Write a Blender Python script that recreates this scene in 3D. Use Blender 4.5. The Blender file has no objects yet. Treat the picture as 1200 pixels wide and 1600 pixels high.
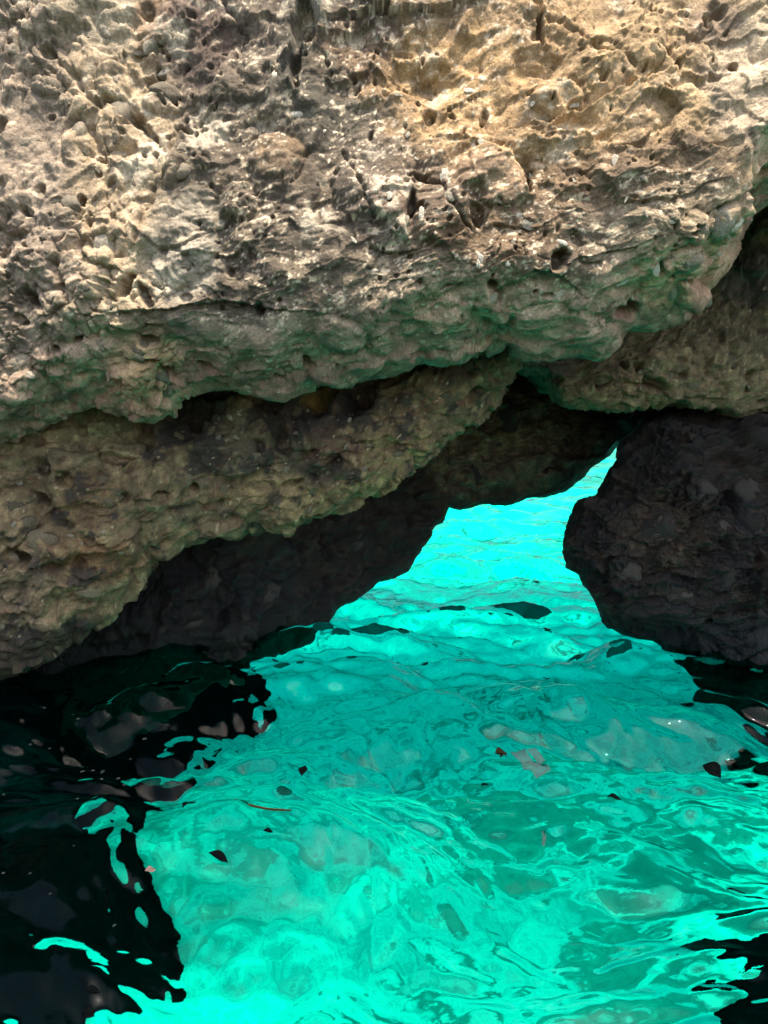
import bpy, math, random
import numpy as np
from mathutils import Vector, Matrix

random.seed(7)
rng = np.random.default_rng(7)
sc = bpy.context.scene
col = sc.collection
R = math.radians

# ------------------------------------------------------------------ camera
CAM_Z, PITCH, F = 1.8, math.atan(140 / 1100), 1100.0          # F: focal length in pixels of the 1200x1600 photograph
cd = bpy.data.cameras.new('camera')
cam = bpy.data.objects.new('camera', cd)
col.objects.link(cam)
cam.location = (0, 0, CAM_Z)
cam.rotation_euler = (math.pi / 2 - PITCH, 0, 0)
cd.sensor_fit = 'VERTICAL'
cd.sensor_height = 36.0
cd.lens = F / 1600 * 36.0
cd.clip_start, cd.clip_end = 0.05, 6000
sc.camera = cam

# ------------------------------------------------------------------ sky, sun, exposure
SUN_EL, SUN_ROT = R(71), R(155)
w = bpy.data.worlds.new('World')
sc.world = w
w.use_nodes = True
nt = w.node_tree
nt.nodes.clear()
sky = nt.nodes.new('ShaderNodeTexSky')
sky.sky_type = 'NISHITA'
sky.sun_disc = False
sky.sun_elevation, sky.sun_rotation = SUN_EL, SUN_ROT
sky.air_density, sky.dust_density, sky.ozone_density = 1.0, 3.0, 1.0
bg = nt.nodes.new('ShaderNodeBackground')
bg.inputs['Strength'].default_value = 0.15
wo = nt.nodes.new('ShaderNodeOutputWorld')
nt.links.new(sky.outputs[0], bg.inputs[0])
nt.links.new(bg.outputs[0], wo.inputs[0])

sl = bpy.data.lights.new('sun', 'SUN')
sl.energy, sl.angle, sl.color = 2.6, R(1.0), (1.0, 0.93, 0.84)
sl.cycles.is_caustics_light = True                             # the sea bends the sunlight on its way to the sand
so = bpy.data.objects.new('sun', sl)
col.objects.link(so)
sdir = Vector((math.sin(SUN_ROT) * math.cos(SUN_EL), math.cos(SUN_ROT) * math.cos(SUN_EL), math.sin(SUN_EL)))
so.rotation_euler = sdir.to_track_quat('Z', 'Y').to_euler()
so.location = sdir * 40

vs = sc.view_settings
vs.view_transform, vs.look, vs.exposure, vs.gamma = 'Standard', 'None', 2.17, 1.0
vs.use_curve_mapping = False

cy = sc.cycles
cy.max_bounces, cy.diffuse_bounces, cy.glossy_bounces, cy.transmission_bounces, cy.transparent_max_bounces = 14, 6, 4, 12, 8
cy.caustics_refractive = cy.caustics_reflective = True
cy.blur_glossy = 0.5
cy.sample_clamp_indirect = 12.0
cy.use_denoising = True

# ------------------------------------------------------------------ numpy noise
_p = rng.permutation(256).astype(np.int32)
PERM = np.concatenate([_p, _p, _p])
_g = rng.normal(size=(256, 3)).astype(np.float32)
GRAD = _g / np.linalg.norm(_g, axis=1, keepdims=True)
RND = rng.random((256, 4)).astype(np.float32)


def perlin(p, seed=0):
    p = p.astype(np.float32) + np.float32(seed * 17.31)
    i = np.floor(p).astype(np.int32)
    f = p - i
    i &= 255
    u = f * f * f * (f * (f * 6 - 15) + 10)
    out = None
    vals = []
    for dx in (0, 1):
        for dy in (0, 1):
            for dz in (0, 1):
                h = PERM[PERM[PERM[(i[:, 0] + dx) & 255] + ((i[:, 1] + dy) & 255)] + ((i[:, 2] + dz) & 255)]
                g = GRAD[h]
                vals.append(g[:, 0] * (f[:, 0] - dx) + g[:, 1] * (f[:, 1] - dy) + g[:, 2] * (f[:, 2] - dz))
    ux, uy, uz = u[:, 0], u[:, 1], u[:, 2]
    l = lambda a, b, t: a + (b - a) * t
    a = l(l(vals[0], vals[1], uz), l(vals[2], vals[3], uz), uy)
    b = l(l(vals[4], vals[5], uz), l(vals[6], vals[7], uz), uy)
    return l(a, b, ux) * 1.6


def fbm(p, octaves=4, gain=0.5, lac=2.03, seed=0, ridged=False):
    s, a, t = 0, 1.0, 0.0
    q = p.astype(np.float32)
    for k in range(octaves):
        n = perlin(q, seed + k * 3)
        if ridged:
            n = 1 - np.abs(n) * 2
        s = s + a * n
        t += a
        a *= gain
        q = q * lac
    return s / t


def worley(p, seed=0, jitter=0.95, facet=False):
    """F1, F2 and two random numbers of the nearest cell; with FACET also the height of a tilted plane over each cell"""
    p = p.astype(np.float32) + np.float32(seed * 11.7)
    i = np.floor(p).astype(np.int32)
    f = p - i
    n = len(p)
    f1 = np.full(n, 9, np.float32)
    f2 = np.full(n, 9, np.float32)
    cid = np.zeros(n, np.int32)
    off = np.zeros((n, 3), np.float32)
    for dx in (-1, 0, 1):
        hx = PERM[(i[:, 0] + dx) & 255]
        for dy in (-1, 0, 1):
            hy = PERM[hx + ((i[:, 1] + dy) & 255)]
            for dz in (-1, 0, 1):
                h = PERM[hy + ((i[:, 2] + dz) & 255)]
                r = RND[h]
                ox, oy, oz = r[:, 0] * jitter + dx - f[:, 0], r[:, 1] * jitter + dy - f[:, 1], r[:, 2] * jitter + dz - f[:, 2]
                d = np.sqrt(ox * ox + oy * oy + oz * oz)
                m = d < f1
                f2 = np.where(m, f1, np.minimum(f2, d))
                cid = np.where(m, h, cid)
                f1 = np.where(m, d, f1)
                if facet:
                    off[m, 0], off[m, 1], off[m, 2] = ox[m], oy[m], oz[m]
    if facet:
        return f1, f2, RND[cid, 3], np.sum(off * GRAD[(cid * 5 + 1) & 255], -1) + (RND[cid, 3] - 0.5) * 0.5
    return f1, f2, RND[cid, 3], RND[(cid * 7 + 3) & 255, 3]


def sstep(a, b, x):
    t = np.clip((x - a) / (b - a), 0, 1)
    return t * t * (3 - 2 * t)


# ------------------------------------------------------------------ picture point -> place
CP, SP = math.cos(PITCH), math.sin(PITCH)


def place(px, py, depth):
    """the point seen at (px, py) of the photograph that stands DEPTH metres in front of the camera"""
    px, py, depth = np.broadcast_arrays(np.asarray(px, float), np.asarray(py, float), np.asarray(depth, float))
    a, b = (px - 600) / F, (py - 800) / F
    dy = CP - b * SP
    dz = -SP - b * CP
    t = depth / dy
    return np.stack([a * t, depth, CAM_Z + dz * t], -1)


def on_water(px, py, z=0.0):
    a, b = (px - 600) / F, (py - 800) / F
    t = (z - CAM_Z) / (-SP - b * CP)
    return Vector((a * t, (CP - b * SP) * t, z))


def project(P):
    x, y, z = P[..., 0], P[..., 1], P[..., 2] - CAM_Z
    d = np.maximum(y * CP - z * SP, 0.05)
    u = y * SP + z * CP
    return 600 + F * x / d, 800 - F * u / d


# ------------------------------------------------------------------ mesh helpers
def link_mesh(name, V, faces, mat, parent=None, attr=None, smooth=True):
    me = bpy.data.meshes.new(name)
    V = np.asarray(V, np.float32)
    faces = np.asarray(faces, np.int32)
    nf, k = faces.shape
    me.vertices.add(len(V))
    me.vertices.foreach_set('co', V.ravel())
    me.loops.add(nf * k)
    me.loops.foreach_set('vertex_index', faces.ravel())
    me.polygons.add(nf)
    me.polygons.foreach_set('loop_start', np.arange(0, nf * k, k, dtype=np.int32))
    me.polygons.foreach_set('loop_total', np.full(nf, k, np.int32))
    me.update(calc_edges=True)
    if smooth:
        me.polygons.foreach_set('use_smooth', np.ones(nf, bool))
    for an, av in (attr or {}).items():
        if av.ndim == 2:
            a = me.color_attributes.new(an, 'FLOAT_COLOR', 'POINT')
            c = np.ones((len(V), 4), np.float32)
            c[:, :3] = av
            a.data.foreach_set('color', c.ravel())
        else:
            a = me.attributes.new(an, 'FLOAT', 'POINT')
            a.data.foreach_set('value', av.astype(np.float32))
    me.materials.append(mat)
    o = bpy.data.objects.new(name, me)
    col.objects.link(o)
    if parent:
        o.parent = parent
    return o


def grid_faces(nv, nu, wrap=False):
    idx = np.arange(nv * nu).reshape(nv, nu)
    if wrap:
        idx = np.concatenate([idx, idx[:, :1]], 1)
    a, b, c, d = idx[:-1, :-1], idx[:-1, 1:], idx[1:, 1:], idx[1:, :-1]
    return np.stack([a, b, c, d], -1).reshape(-1, 4)


def grid_normals(G, wrap=False):
    if wrap:
        H = np.concatenate([G[:, -1:], G, G[:, :1]], 1)
        du = (H[:, 2:] - H[:, :-2])
    else:
        du = np.gradient(G, axis=1)
    dv = np.gradient(G, axis=0)
    n = np.cross(du, dv)
    return n / np.maximum(np.linalg.norm(n, axis=-1, keepdims=True), 1e-9)


def catmull(rows, segs):
    """rows: list of (n,3) control rows; segs: samples between each pair"""
    Rw = [rows[0]] + list(rows) + [rows[-1]]
    out = []
    for k in range(len(rows) - 1):
        p0, p1, p2, p3 = Rw[k], Rw[k + 1], Rw[k + 2], Rw[k + 3]
        ts = np.linspace(0, 1, segs[k], endpoint=(k == len(rows) - 2))
        for t in ts:
            out.append(0.5 * ((2 * p1) + (p2 - p0) * t + (2 * p0 - 5 * p1 + 4 * p2 - p3) * t * t + (3 * p1 - 3 * p2 + p3 - p0) * t ** 3))
    return np.array(out)


def columns(x0, x1, step, far0=None, far1=None, fstep=25):
    a = np.arange(x0, x1 + step, step, dtype=float)
    l = np.arange(far0, x0, fstep, dtype=float) if far0 is not None else np.array([])
    r = np.arange(x1 + fstep, far1 + 1, fstep, dtype=float) if far1 is not None else np.array([])
    return np.concatenate([l, a, r])


def curve(pts, px, smooth=6.0):
    """y(x) along a traced line, lightly smoothed"""
    xs = np.array([p[0] for p in pts], float)
    ys = np.array([p[1] for p in pts], float)
    y = 0
    for o, wgt in ((-1, .25), (0, .5), (1, .25)):
        y = y + wgt * np.interp(px + o * smooth, xs, ys)
    return y


# ------------------------------------------------------------------ relief features given at points of the rock seen in the photograph
def ell(px, py, cx, cy_, rx, ry, rot=0.0):
    c, s = math.cos(R(rot)), math.sin(R(rot))
    dx, dy = px - cx, py - cy_
    return np.sqrt(((dx * c + dy * s) / rx) ** 2 + ((-dx * s + dy * c) / ry) ** 2)


def seg_dist(px, py, pts):
    best = np.full(px.shape, 1e9)
    side = np.zeros(px.shape)
    for (x0, y0), (x1, y1) in zip(pts[:-1], pts[1:]):
        vx, vy = x1 - x0, y1 - y0
        L = vx * vx + vy * vy
        t = np.clip(((px - x0) * vx + (py - y0) * vy) / L, 0, 1)
        d = np.hypot(px - x0 - t * vx, py - y0 - t * vy)
        m = d < best
        best = np.where(m, d, best)
        side = np.where(m, np.sign((px - x0) * vy - (py - y0) * vx), side)
    return best, side


def features(px, py, pits=(), bosses=(), cracks=(), steps=()):
    d = np.zeros(px.shape)
    for (cx, cy_, rx, ry, rot, dep) in pits:
        e = ell(px, py, cx, cy_, rx, ry, rot)
        d -= 1.15 * dep * (1 - sstep(0.6, 1.1, e))
        d += dep * 0.10 * np.exp(-((e - 1.35) / 0.3) ** 2)
    for (cx, cy_, rx, ry, rot, h) in bosses:
        e = ell(px, py, cx, cy_, rx, ry, rot)
        d += 0.75 * h * np.sqrt(np.clip(1 - e * e, 0, 1)) - 0.25 * h * np.exp(-((e - 1.12) / 0.13) ** 2)
    for (pts, wd, dep) in cracks:
        s, _ = seg_dist(px, py, pts)
        d -= dep * np.exp(-(s / wd) ** 2)
    for (pts, h, reach) in steps:                        # the side to the right of the line's direction stands proud and falls away over REACH
        s, sd = seg_dist(px, py, pts)
        d += h * np.where(sd < 0, np.exp(-s / reach), -0.5 * np.exp(-s / (reach * 0.25)))
    return d


def tint(c, px, py, blobs, nz):
    for (cx, cy_, rx, ry, rot, rgb, k) in blobs:
        e = ell(px, py, cx, cy_, rx, ry, rot) + nz * 0.55
        m = (k * (1 - sstep(0.6, 1.15, e)))[:, None]
        c = c * (1 - m) + np.array(rgb, np.float32) * m
    return c


# ------------------------------------------------------------------ materials
def node_mat(name):
    m = bpy.data.materials.new(name)
    m.use_nodes = True
    t = m.node_tree
    t.nodes.clear()
    out = t.nodes.new('ShaderNodeOutputMaterial')
    return m, t, out


def N(t, typ, **kw):
    n = t.nodes.new(typ)
    for k, v in kw.items():
        if k.startswith('i_'):
            key = k[2:]
            n.inputs[int(key) if key.isdigit() else key.replace('_', ' ')].default_value = v
        else:
            setattr(n, k, v)
    return n


def ramp(t, stops):
    r = t.nodes.new('ShaderNodeValToRGB')
    e = r.color_ramp.elements
    while len(e) < len(stops):
        e.new(0.5)
    for x, (p, c) in zip(e, stops):
        x.position = p
        x.color = (c, c, c, 1) if not isinstance(c, tuple) else (*c, 1)
    return r


def rock_material(name, rough=0.9, spec=0.25, bump=1.0, grain=0.5):
    m, t, out = node_mat(name)
    L = t.links.new
    b = N(t, 'ShaderNodeBsdfPrincipled', i_Roughness=rough)
    b.inputs['Specular IOR Level'].default_value = spec
    geo = N(t, 'ShaderNodeNewGeometry')
    at = N(t, 'ShaderNodeAttribute', attribute_name='Col')
    n1 = N(t, 'ShaderNodeTexNoise', i_Scale=95.0, i_Detail=6.0, i_Roughness=0.72)
    n2 = N(t, 'ShaderNodeTexNoise', i_Scale=22.0, i_Detail=5.0, i_Roughness=0.65, i_Distortion=0.8)
    v1 = N(t, 'ShaderNodeTexVoronoi', i_Scale=60.0)
    for n in (n1, n2, v1):
        L(geo.outputs['Position'], n.inputs['Vector'])
    r1 = ramp(t, [(0.28, 1 - grain), (0.72, 1 + grain * 0.9)])
    L(n1.outputs[0], r1.inputs[0])
    r2 = ramp(t, [(0.3, 1 - grain * 0.55), (0.7, 1 + grain * 0.5)])
    L(n2.outputs[0], r2.inputs[0])
    m1 = N(t, 'ShaderNodeMix', data_type='RGBA', blend_type='MULTIPLY', clamp_result=False)
    m1.inputs[0].default_value = 1
    L(at.outputs['Color'], m1.inputs[6]); L(r1.outputs[0], m1.inputs[7])
    m2 = N(t, 'ShaderNodeMix', data_type='RGBA', blend_type='MULTIPLY', clamp_result=False)
    m2.inputs[0].default_value = 1
    L(m1.outputs[2], m2.inputs[6]); L(r2.outputs[0], m2.inputs[7])
    L(m2.outputs[2], b.inputs['Base Color'])
    add = N(t, 'ShaderNodeMath', operation='MULTIPLY_ADD')
    add.inputs[1].default_value = 0.35
    L(v1.outputs['Distance'], add.inputs[0]); L(n1.outputs[0], add.inputs[2])
    bp = N(t, 'ShaderNodeBump', i_Strength=0.7 * bump, i_Distance=0.014)
    L(add.outputs[0], bp.inputs['Height'])
    L(bp.outputs[0], b.inputs['Normal'])
    L(b.outputs[0], out.inputs[0])
    return m


M_ROCK = rock_material('limestone')
M_LEDGE = rock_material('weathered_limestone', rough=0.85, spec=0.3)
M_CAVE = rock_material('cave_rock', rough=0.7, spec=0.3, grain=0.75, bump=1.5)
M_DROWNED = rock_material('drowned_rock', rough=1.0, spec=0.0)


def water_material():
    m, t, out = node_mat('sea_water')
    L = t.links.new
    fr = N(t, 'ShaderNodeFresnel', i_IOR=1.333)
    rf = N(t, 'ShaderNodeBsdfRefraction', i_IOR=1.333, i_Roughness=0.0)
    rf.inputs['Color'].default_value = (0.03, 0.98, 0.81, 1)
    gl = N(t, 'ShaderNodeBsdfGlossy', i_Roughness=0.0)
    gl.inputs['Color'].default_value = (0.16, 0.16, 0.16, 1)
    mx = N(t, 'ShaderNodeMixShader')
    geo = N(t, 'ShaderNodeNewGeometry')
    mp = N(t, 'ShaderNodeMapping')
    mp.inputs['Scale'].default_value = (1.0, 1.6, 1.0)
    n1 = N(t, 'ShaderNodeTexNoise', i_Scale=11.0, i_Detail=1.5, i_Roughness=0.4, i_Distortion=0.8)
    L(geo.outputs['Position'], mp.inputs['Vector'])
    L(mp.outputs[0], n1.inputs['Vector'])
    bp = N(t, 'ShaderNodeBump', i_Strength=0.16, i_Distance=0.014)
    n2 = N(t, 'ShaderNodeTexNoise', i_Scale=38.0, i_Detail=2.0, i_Roughness=0.5, i_Distortion=1.0)
    L(mp.outputs[0], n2.inputs['Vector'])
    ad = N(t, 'ShaderNodeMath', operation='MULTIPLY_ADD')
    ad.inputs[1].default_value = 0.12
    L(n2.outputs[0], ad.inputs[0]); L(n1.outputs[0], ad.inputs[2])
    L(ad.outputs[0], bp.inputs['Height'])
    for n in (fr, rf, gl):
        L(bp.outputs[0], n.inputs['Normal'])
    L(fr.outputs[0], mx.inputs[0]); L(rf.outputs[0], mx.inputs[1]); L(gl.outputs[0], mx.inputs[2])
    L(mx.outputs[0], out.inputs[0])
    return m


def sand_material():
    m, t, out = node_mat('white_sand')
    L = t.links.new
    b = N(t, 'ShaderNodeBsdfDiffuse')
    geo = N(t, 'ShaderNodeNewGeometry')
    at = N(t, 'ShaderNodeAttribute', attribute_name='Col')
    n = N(t, 'ShaderNodeTexNoise', i_Scale=11.0, i_Detail=8.0, i_Roughness=0.65, i_Distortion=1.2)
    L(geo.outputs['Position'], n.inputs['Vector'])
    r = ramp(t, [(0.33, 0.72), (0.55, 1.06)])
    L(n.outputs[0], r.inputs[0])
    mx = N(t, 'ShaderNodeMix', data_type='RGBA', blend_type='MULTIPLY')
    mx.inputs[0].default_value = 1
    L(at.outputs['Color'], mx.inputs[6]); L(r.outputs[0], mx.inputs[7])
    L(mx.outputs[2], b.inputs['Color'])
    L(b.outputs[0], out.inputs[0])
    return m


M_WATER, M_SAND = water_material(), sand_material()

# ------------------------------------------------------------------ outlines of the rock masses
LIP_A = [(-400, 720), (0, 690), (60, 672), (110, 640), (150, 628), (215, 650), (250, 645), (290, 622), (350, 616), (420, 618), (490, 600), (560, 596),
         (620, 575), (660, 553), (720, 545), (800, 541), (815, 556), (870, 560), (910, 553), (950, 535), (985, 507), (1040, 500), (1080, 492), (1105, 462),
         (1140, 425), (1160, 392), (1175, 350), (1200, 330), (1300, 290), (1700, 240)]
LIP_B = [(-500, 1120), (0, 1060), (60, 1038), (130, 987), (170, 965), (195, 935), (215, 892), (245, 860), (290, 832), (340, 822), (360, 830), (400, 827), (450, 820),
         (500, 810), (545, 795), (600, 757), (650, 717), (690, 682), (712, 658), (740, 640), (775, 612), (797, 580), (810, 550), (850, 520), (1000, 480)]
LIP_C = [(640, 520), (760, 540), (800, 572), (850, 592), (868, 615), (888, 637), (960, 637), (1060, 633), (1100, 640), (1150, 649), (1175, 640), (1200, 636), (1320, 628), (1800, 650)]
LIP_D = [(-500, 1400), (120, 1300), (300, 1150), (400, 1058), (490, 1008), (505, 972), (530, 946), (560, 928), (610, 897), (630, 884), (642, 862), (680, 826), (695, 812), (701, 790), (720, 796),
         (760, 788), (800, 783), (822, 770), (850, 768), (880, 757), (897, 745), (930, 728), (950, 713), (963, 697), (975, 692), (1000, 680), (1100, 655), (1700, 655)]

offs = lambda row, dy, dz, dx=0: row + np.array([dx, dy, dz])


SURF = {}
FRONT = {'rock_overhang': 1.1, 'rock_ledge': 0.75, 'rock_ledge.001': 0.9, 'cave_wall': 9, 'boulder': 0.8}


def build_mass(name, px, rows, segs, relief, paint, mat):
    G = catmull(rows, segs)
    nv, nu = G.shape[:2]
    P = G.reshape(-1, 3)
    nrm = -grid_normals(G).reshape(-1, 3)
    ux, uy = project(P)
    d = relief(P, ux, uy)
    V = P + nrm * d[:, None]
    surf = (V, nrm) + tuple(project(V))
    c = paint(V, ux, uy, nrm, d)
    wet = (1 - sstep(0.02, 0.26, V[:, 2] + 0.10 * fbm(V * 3.5, 3, seed=77)))[:, None]          # the dark wet strip above the waterline, with some algae
    c = c * (1 - 0.7 * wet) + np.array([.004, .007, .003]) * wet
    f = grid_faces(nv, nu)[:, ::-1]
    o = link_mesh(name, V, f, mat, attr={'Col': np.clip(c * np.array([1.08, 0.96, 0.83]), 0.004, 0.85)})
    SURF[o.name] = surf
    return o


# ------------------------------------------------------------------ A: the pale overhang
def bedding(P, tilt=-14, along=0.55, across=1.35):
    c, s = math.cos(R(tilt)), math.sin(R(tilt))
    return np.stack([(P[:, 0] * c - P[:, 2] * s) * along, P[:, 1], (P[:, 0] * s + P[:, 2] * c) * across], -1)


def pitting(Q, scale, share, depth, seed, mask=1.0):
    g1, g2, q1, q2 = worley(Q * scale, seed)
    rad = 0.16 + 0.30 * q2
    return -depth * (q1 < share * mask) * (1 - sstep(0.6, 1.05, g1 / rad)) * (0.4 + q2)


def rough_rock(P, seed, big=0.10, mid=0.05, cob=0.04, ero=0.02, pit=0.05, fine=0.006, cob_scale=7.0, pit_scale=11.0, pit_share=0.25, plate=0.03, small=0.02):
    wv = np.stack([fbm(P * 2.3, 3, seed=seed + k) for k in (50, 60, 70)], -1)
    Q = P + wv * 0.13
    S = bedding(Q)
    calm = sstep(-0.22, 0.28, fbm(P * 2.1, 3, seed=seed + 9))            # rough patches and calmer ones
    d = big * fbm(P * 1.1, 2, seed=seed)
    d += mid * (fbm(S * 2.7, 4, gain=0.45, seed=seed + 1, ridged=True) - 0.35)
    d += plate * worley(S * 4.6, seed + 6, facet=True)[3]
    d += plate * 0.42 * worley(S * 12.0 + 0.15 * wv, seed + 7, facet=True)[3] * (0.35 + 0.8 * calm)
    f1, f2, r1, r2 = worley(Q * cob_scale, seed + 2)
    cobble = np.sqrt(np.clip(1 - (f1 / 0.75) ** 2, 0, 1)) * (0.35 + r1) - 0.25 * (1 - sstep(0.0, 0.18, f2 - f1))
    d += cob * cobble * (r2 > 0.4)
    d += ero * (fbm(S * 12.0, 4, gain=0.6, seed=seed + 3, ridged=True) - 0.4) * (0.15 + calm)
    d += pitting(Q, pit_scale, pit_share, pit, seed + 4)
    d += pitting(Q, pit_scale * 2.7, 0.34, small, seed + 8, calm)
    d += fine * fbm(P * 46.0, 4, gain=0.7, seed=seed + 5) * (0.4 + 0.9 * calm)
    return d


A_PITS = [(478, 52, 20, 34, 15, .12), (462, 105, 12, 30, 8, .06), (461, 137, 8, 10, 0, .06), (50, 460, 17, 9, 50, .09), (30, 498, 18, 9, 15, .05), (873, 406, 13, 17, 10, .10),
          (232, 570, 20, 6, 5, .06), (328, 575, 22, 7, 3, .08), (845, 45, 6, 27, 0, .08), (826, 288, 7, 17, -15, .09), (645, 320, 7, 28, 2, .08), (80, 88, 13, 9, 0, .06),
          (232, 122, 14, 9, 20, .07), (246, 108, 8, 12, 0, .06), (168, 160, 14, 7, 20, .06), (198, 190, 8, 12, 30, .06), (285, 198, 16, 8, 15, .05), (296, 145, 4, 4, 0, .04),
          (200, 448, 9, 22, 25, .07), (226, 462, 8, 22, -25, .06), (139, 352, 5, 20, 0, .06), (38, 328, 12, 7, 20, .05), (128, 315, 8, 8, 0, .06), (95, 318, 12, 5, 10, .05),
          (405, 480, 9, 11, 0, .07), (482, 564, 9, 8, 0, .07), (768, 443, 12, 9, 30, .06), (775, 455, 12, 16, 0, .04), (755, 545, 7, 5, 0, .05), (795, 535, 8, 5, 0, .05),
          (937, 128, 6, 7, 20, .05), (1020, 22, 7, 6, 40, .05), (1060, 100, 4, 7, 0, .06), (1058, 100, 6, 5, 0, .05), (1120, 85, 4, 6, 10, .06), (1150, 97, 8, 6, 30, .06), (1105, 28, 8, 6, 40, .05),
          (978, 483, 22, 12, -10, .09), (1033, 420, 9, 6, -10, .07), (1085, 445, 9, 7, 10, .07), (1050, 440, 6, 4, -30, .05), (1078, 362, 7, 4, -10, .06), (725, 200, 5, 9, 20, .04),
          (708, 172, 6, 5, 30, .04), (760, 168, 6, 12, 20, .03), (660, 85, 4, 8, 30, .04), (855, 465, 8, 6, 0, .02), (95, 545, 8, 5, 20, .05), (20, 470, 8, 5, 30, .05), (125, 532, 9, 5, 0, .05),
          (188, 650, 16, 7, 10, .05), (270, 585, 12, 6, 0, .05), (175, 595, 16, 8, 15, .06), (195, 590, 18, 7, 30, .06), (230, 535, 20, 10, 10, .05), (12, 430, 8, 6, 0, .04), (75, 180, 9, 6, 0, .04)]
A_BOSSES = [(70, 130, 26, 18, 20, .045), (118, 225, 20, 34, 5, .05), (178, 125, 26, 28, 10, .06), (180, 200, 38, 40, -15, .06), (250, 150, 30, 18, 20, .04), (430, 245, 40, 38, 0, .05),
            (372, 318, 32, 32, 0, .055), (275, 265, 14, 34, 20, .05), (165, 380, 34, 34, 0, .045), (150, 430, 50, 42, 0, .04), (215, 600, 45, 30, 10, .05), (215, 632, 60, 24, 5, .05), (270, 612, 24, 30, 20, .04),
            (770, 280, 62, 44, 25, .06), (925, 398, 22, 16, 5, .035), (1092, 356, 26, 26, 0, .05), (1140, 350, 20, 34, 25, .05), (1165, 322, 16, 26, 20, .04), (1075, 410, 36, 22, -10, .04), (1085, 465, 28, 22, 0, .05),
            (545, 285, 30, 40, 10, .045), (610, 290, 42, 60, 5, .04), (530, 520, 40, 26, 20, .05), (540, 570, 55, 24, -5, .05), (60, 520, 60, 40, 10, .05), (90, 560, 50, 22, -10, .04), (40, 610, 50, 25, 10, .04),
            (110, 590, 34, 16, 5, .035), (690, 505, 60, 26, -10, .04), (870, 520, 90, 34, 0, .05), (300, 385, 40, 60, 15, .04), (860, 150, 60, 30, 35, .04), (1000, 60, 40, 50, 0, .035), (1090, 60, 45, 50, 0, .035)]
A_CRACKS = [([(650, 268), (690, 285), (702, 322), (722, 345), (735, 358)], 3.0, .05), ([(850, 25), (910, 70), (955, 95)], 2.5, .03), ([(925, 80), (985, 110)], 2.5, .03), ([(980, 130), (1000, 140), (1030, 98)], 2.5, .02),
            ([(540, 235), (560, 290), (585, 345)], 3.0, .035), ([(345, 5), (385, 60), (370, 90)], 3.0, .03), ([(800, 250), (830, 270)], 3, .03), ([(980, 470), (1050, 400), (1120, 330), (1200, 270)], 4, .03),
            ([(100, 100), (130, 140), (150, 165)], 4, .04), ([(190, 165), (230, 200), (262, 240), (285, 180)], 5, .04), ([(250, 250), (238, 320), (215, 390)], 4, .03)]
A_STEPS = [([(760, 0), (620, 30), (540, 30), (520, 40)], .03, 60), ([(1000, 130), (900, 180), (800, 200)], -.035, 60), ([(1130, 230), (1000, 240), (860, 200), (810, 205)], -.03, 50), ([(430, 480), (330, 470), (200, 490)], .03, 50),
           ([(800, 545), (720, 525), (660, 540), (560, 560), (450, 580)], -.02, 25)]


def relief_A(P, x, y):
    wx = x + 13 * fbm(P * 6, 4, gain=0.6, seed=91)
    wy = y + 13 * fbm(P * 6, 4, gain=0.6, seed=95)
    left = 1 - sstep(180, 330, x + 40 * fbm(P * 3, 2, seed=77))          # the crumbly conglomerate on the left
    low = sstep(-130, -40, y - curve(LIP_A, x))                          # the smoother water-worn underside
    n1 = rough_rock(P, 3, big=0.14, mid=0.055, cob=0.016, ero=0.011, pit=0.045, fine=0.008, cob_scale=5.0, pit_scale=8.4, pit_share=0.16, plate=0.030, small=0.028)
    f1, f2, r1, fa = worley((P + 0.05 * np.stack([perlin(P * 8, 21), perlin(P * 8, 22), perlin(P * 8, 23)], -1)) * 12, 31, facet=True)
    crumb = 1.1 * fa + 0.5 * np.sqrt(np.clip(1 - (f1 / 0.7) ** 2, 0, 1)) * r1 - 0.8 * (1 - sstep(0, 0.14, f2 - f1)) * (r1 > 0.45)
    d = n1 * (1 - 0.2 * low * (1 - left))
    rag = sstep(-0.25, 0.2, fbm(P * 2.4, 3, seed=79))                     # some of it crumbles, some is worn
    d += left * (0.004 + 0.020 * rag) * crumb + (1 - left) * 0.006 * rag * crumb
    f1, f2, r1, fa = worley((P + 0.12 * np.stack([perlin(P * 3, 24), perlin(P * 3, 25), perlin(P * 3, 26)], -1)) * 2.6, 33, facet=True)
    d += 0.075 * fa * sstep(0.0, 0.30, f2 - f1)
    return d + features(wx, wy, A_PITS, A_BOSSES, A_CRACKS, A_STEPS)


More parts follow.
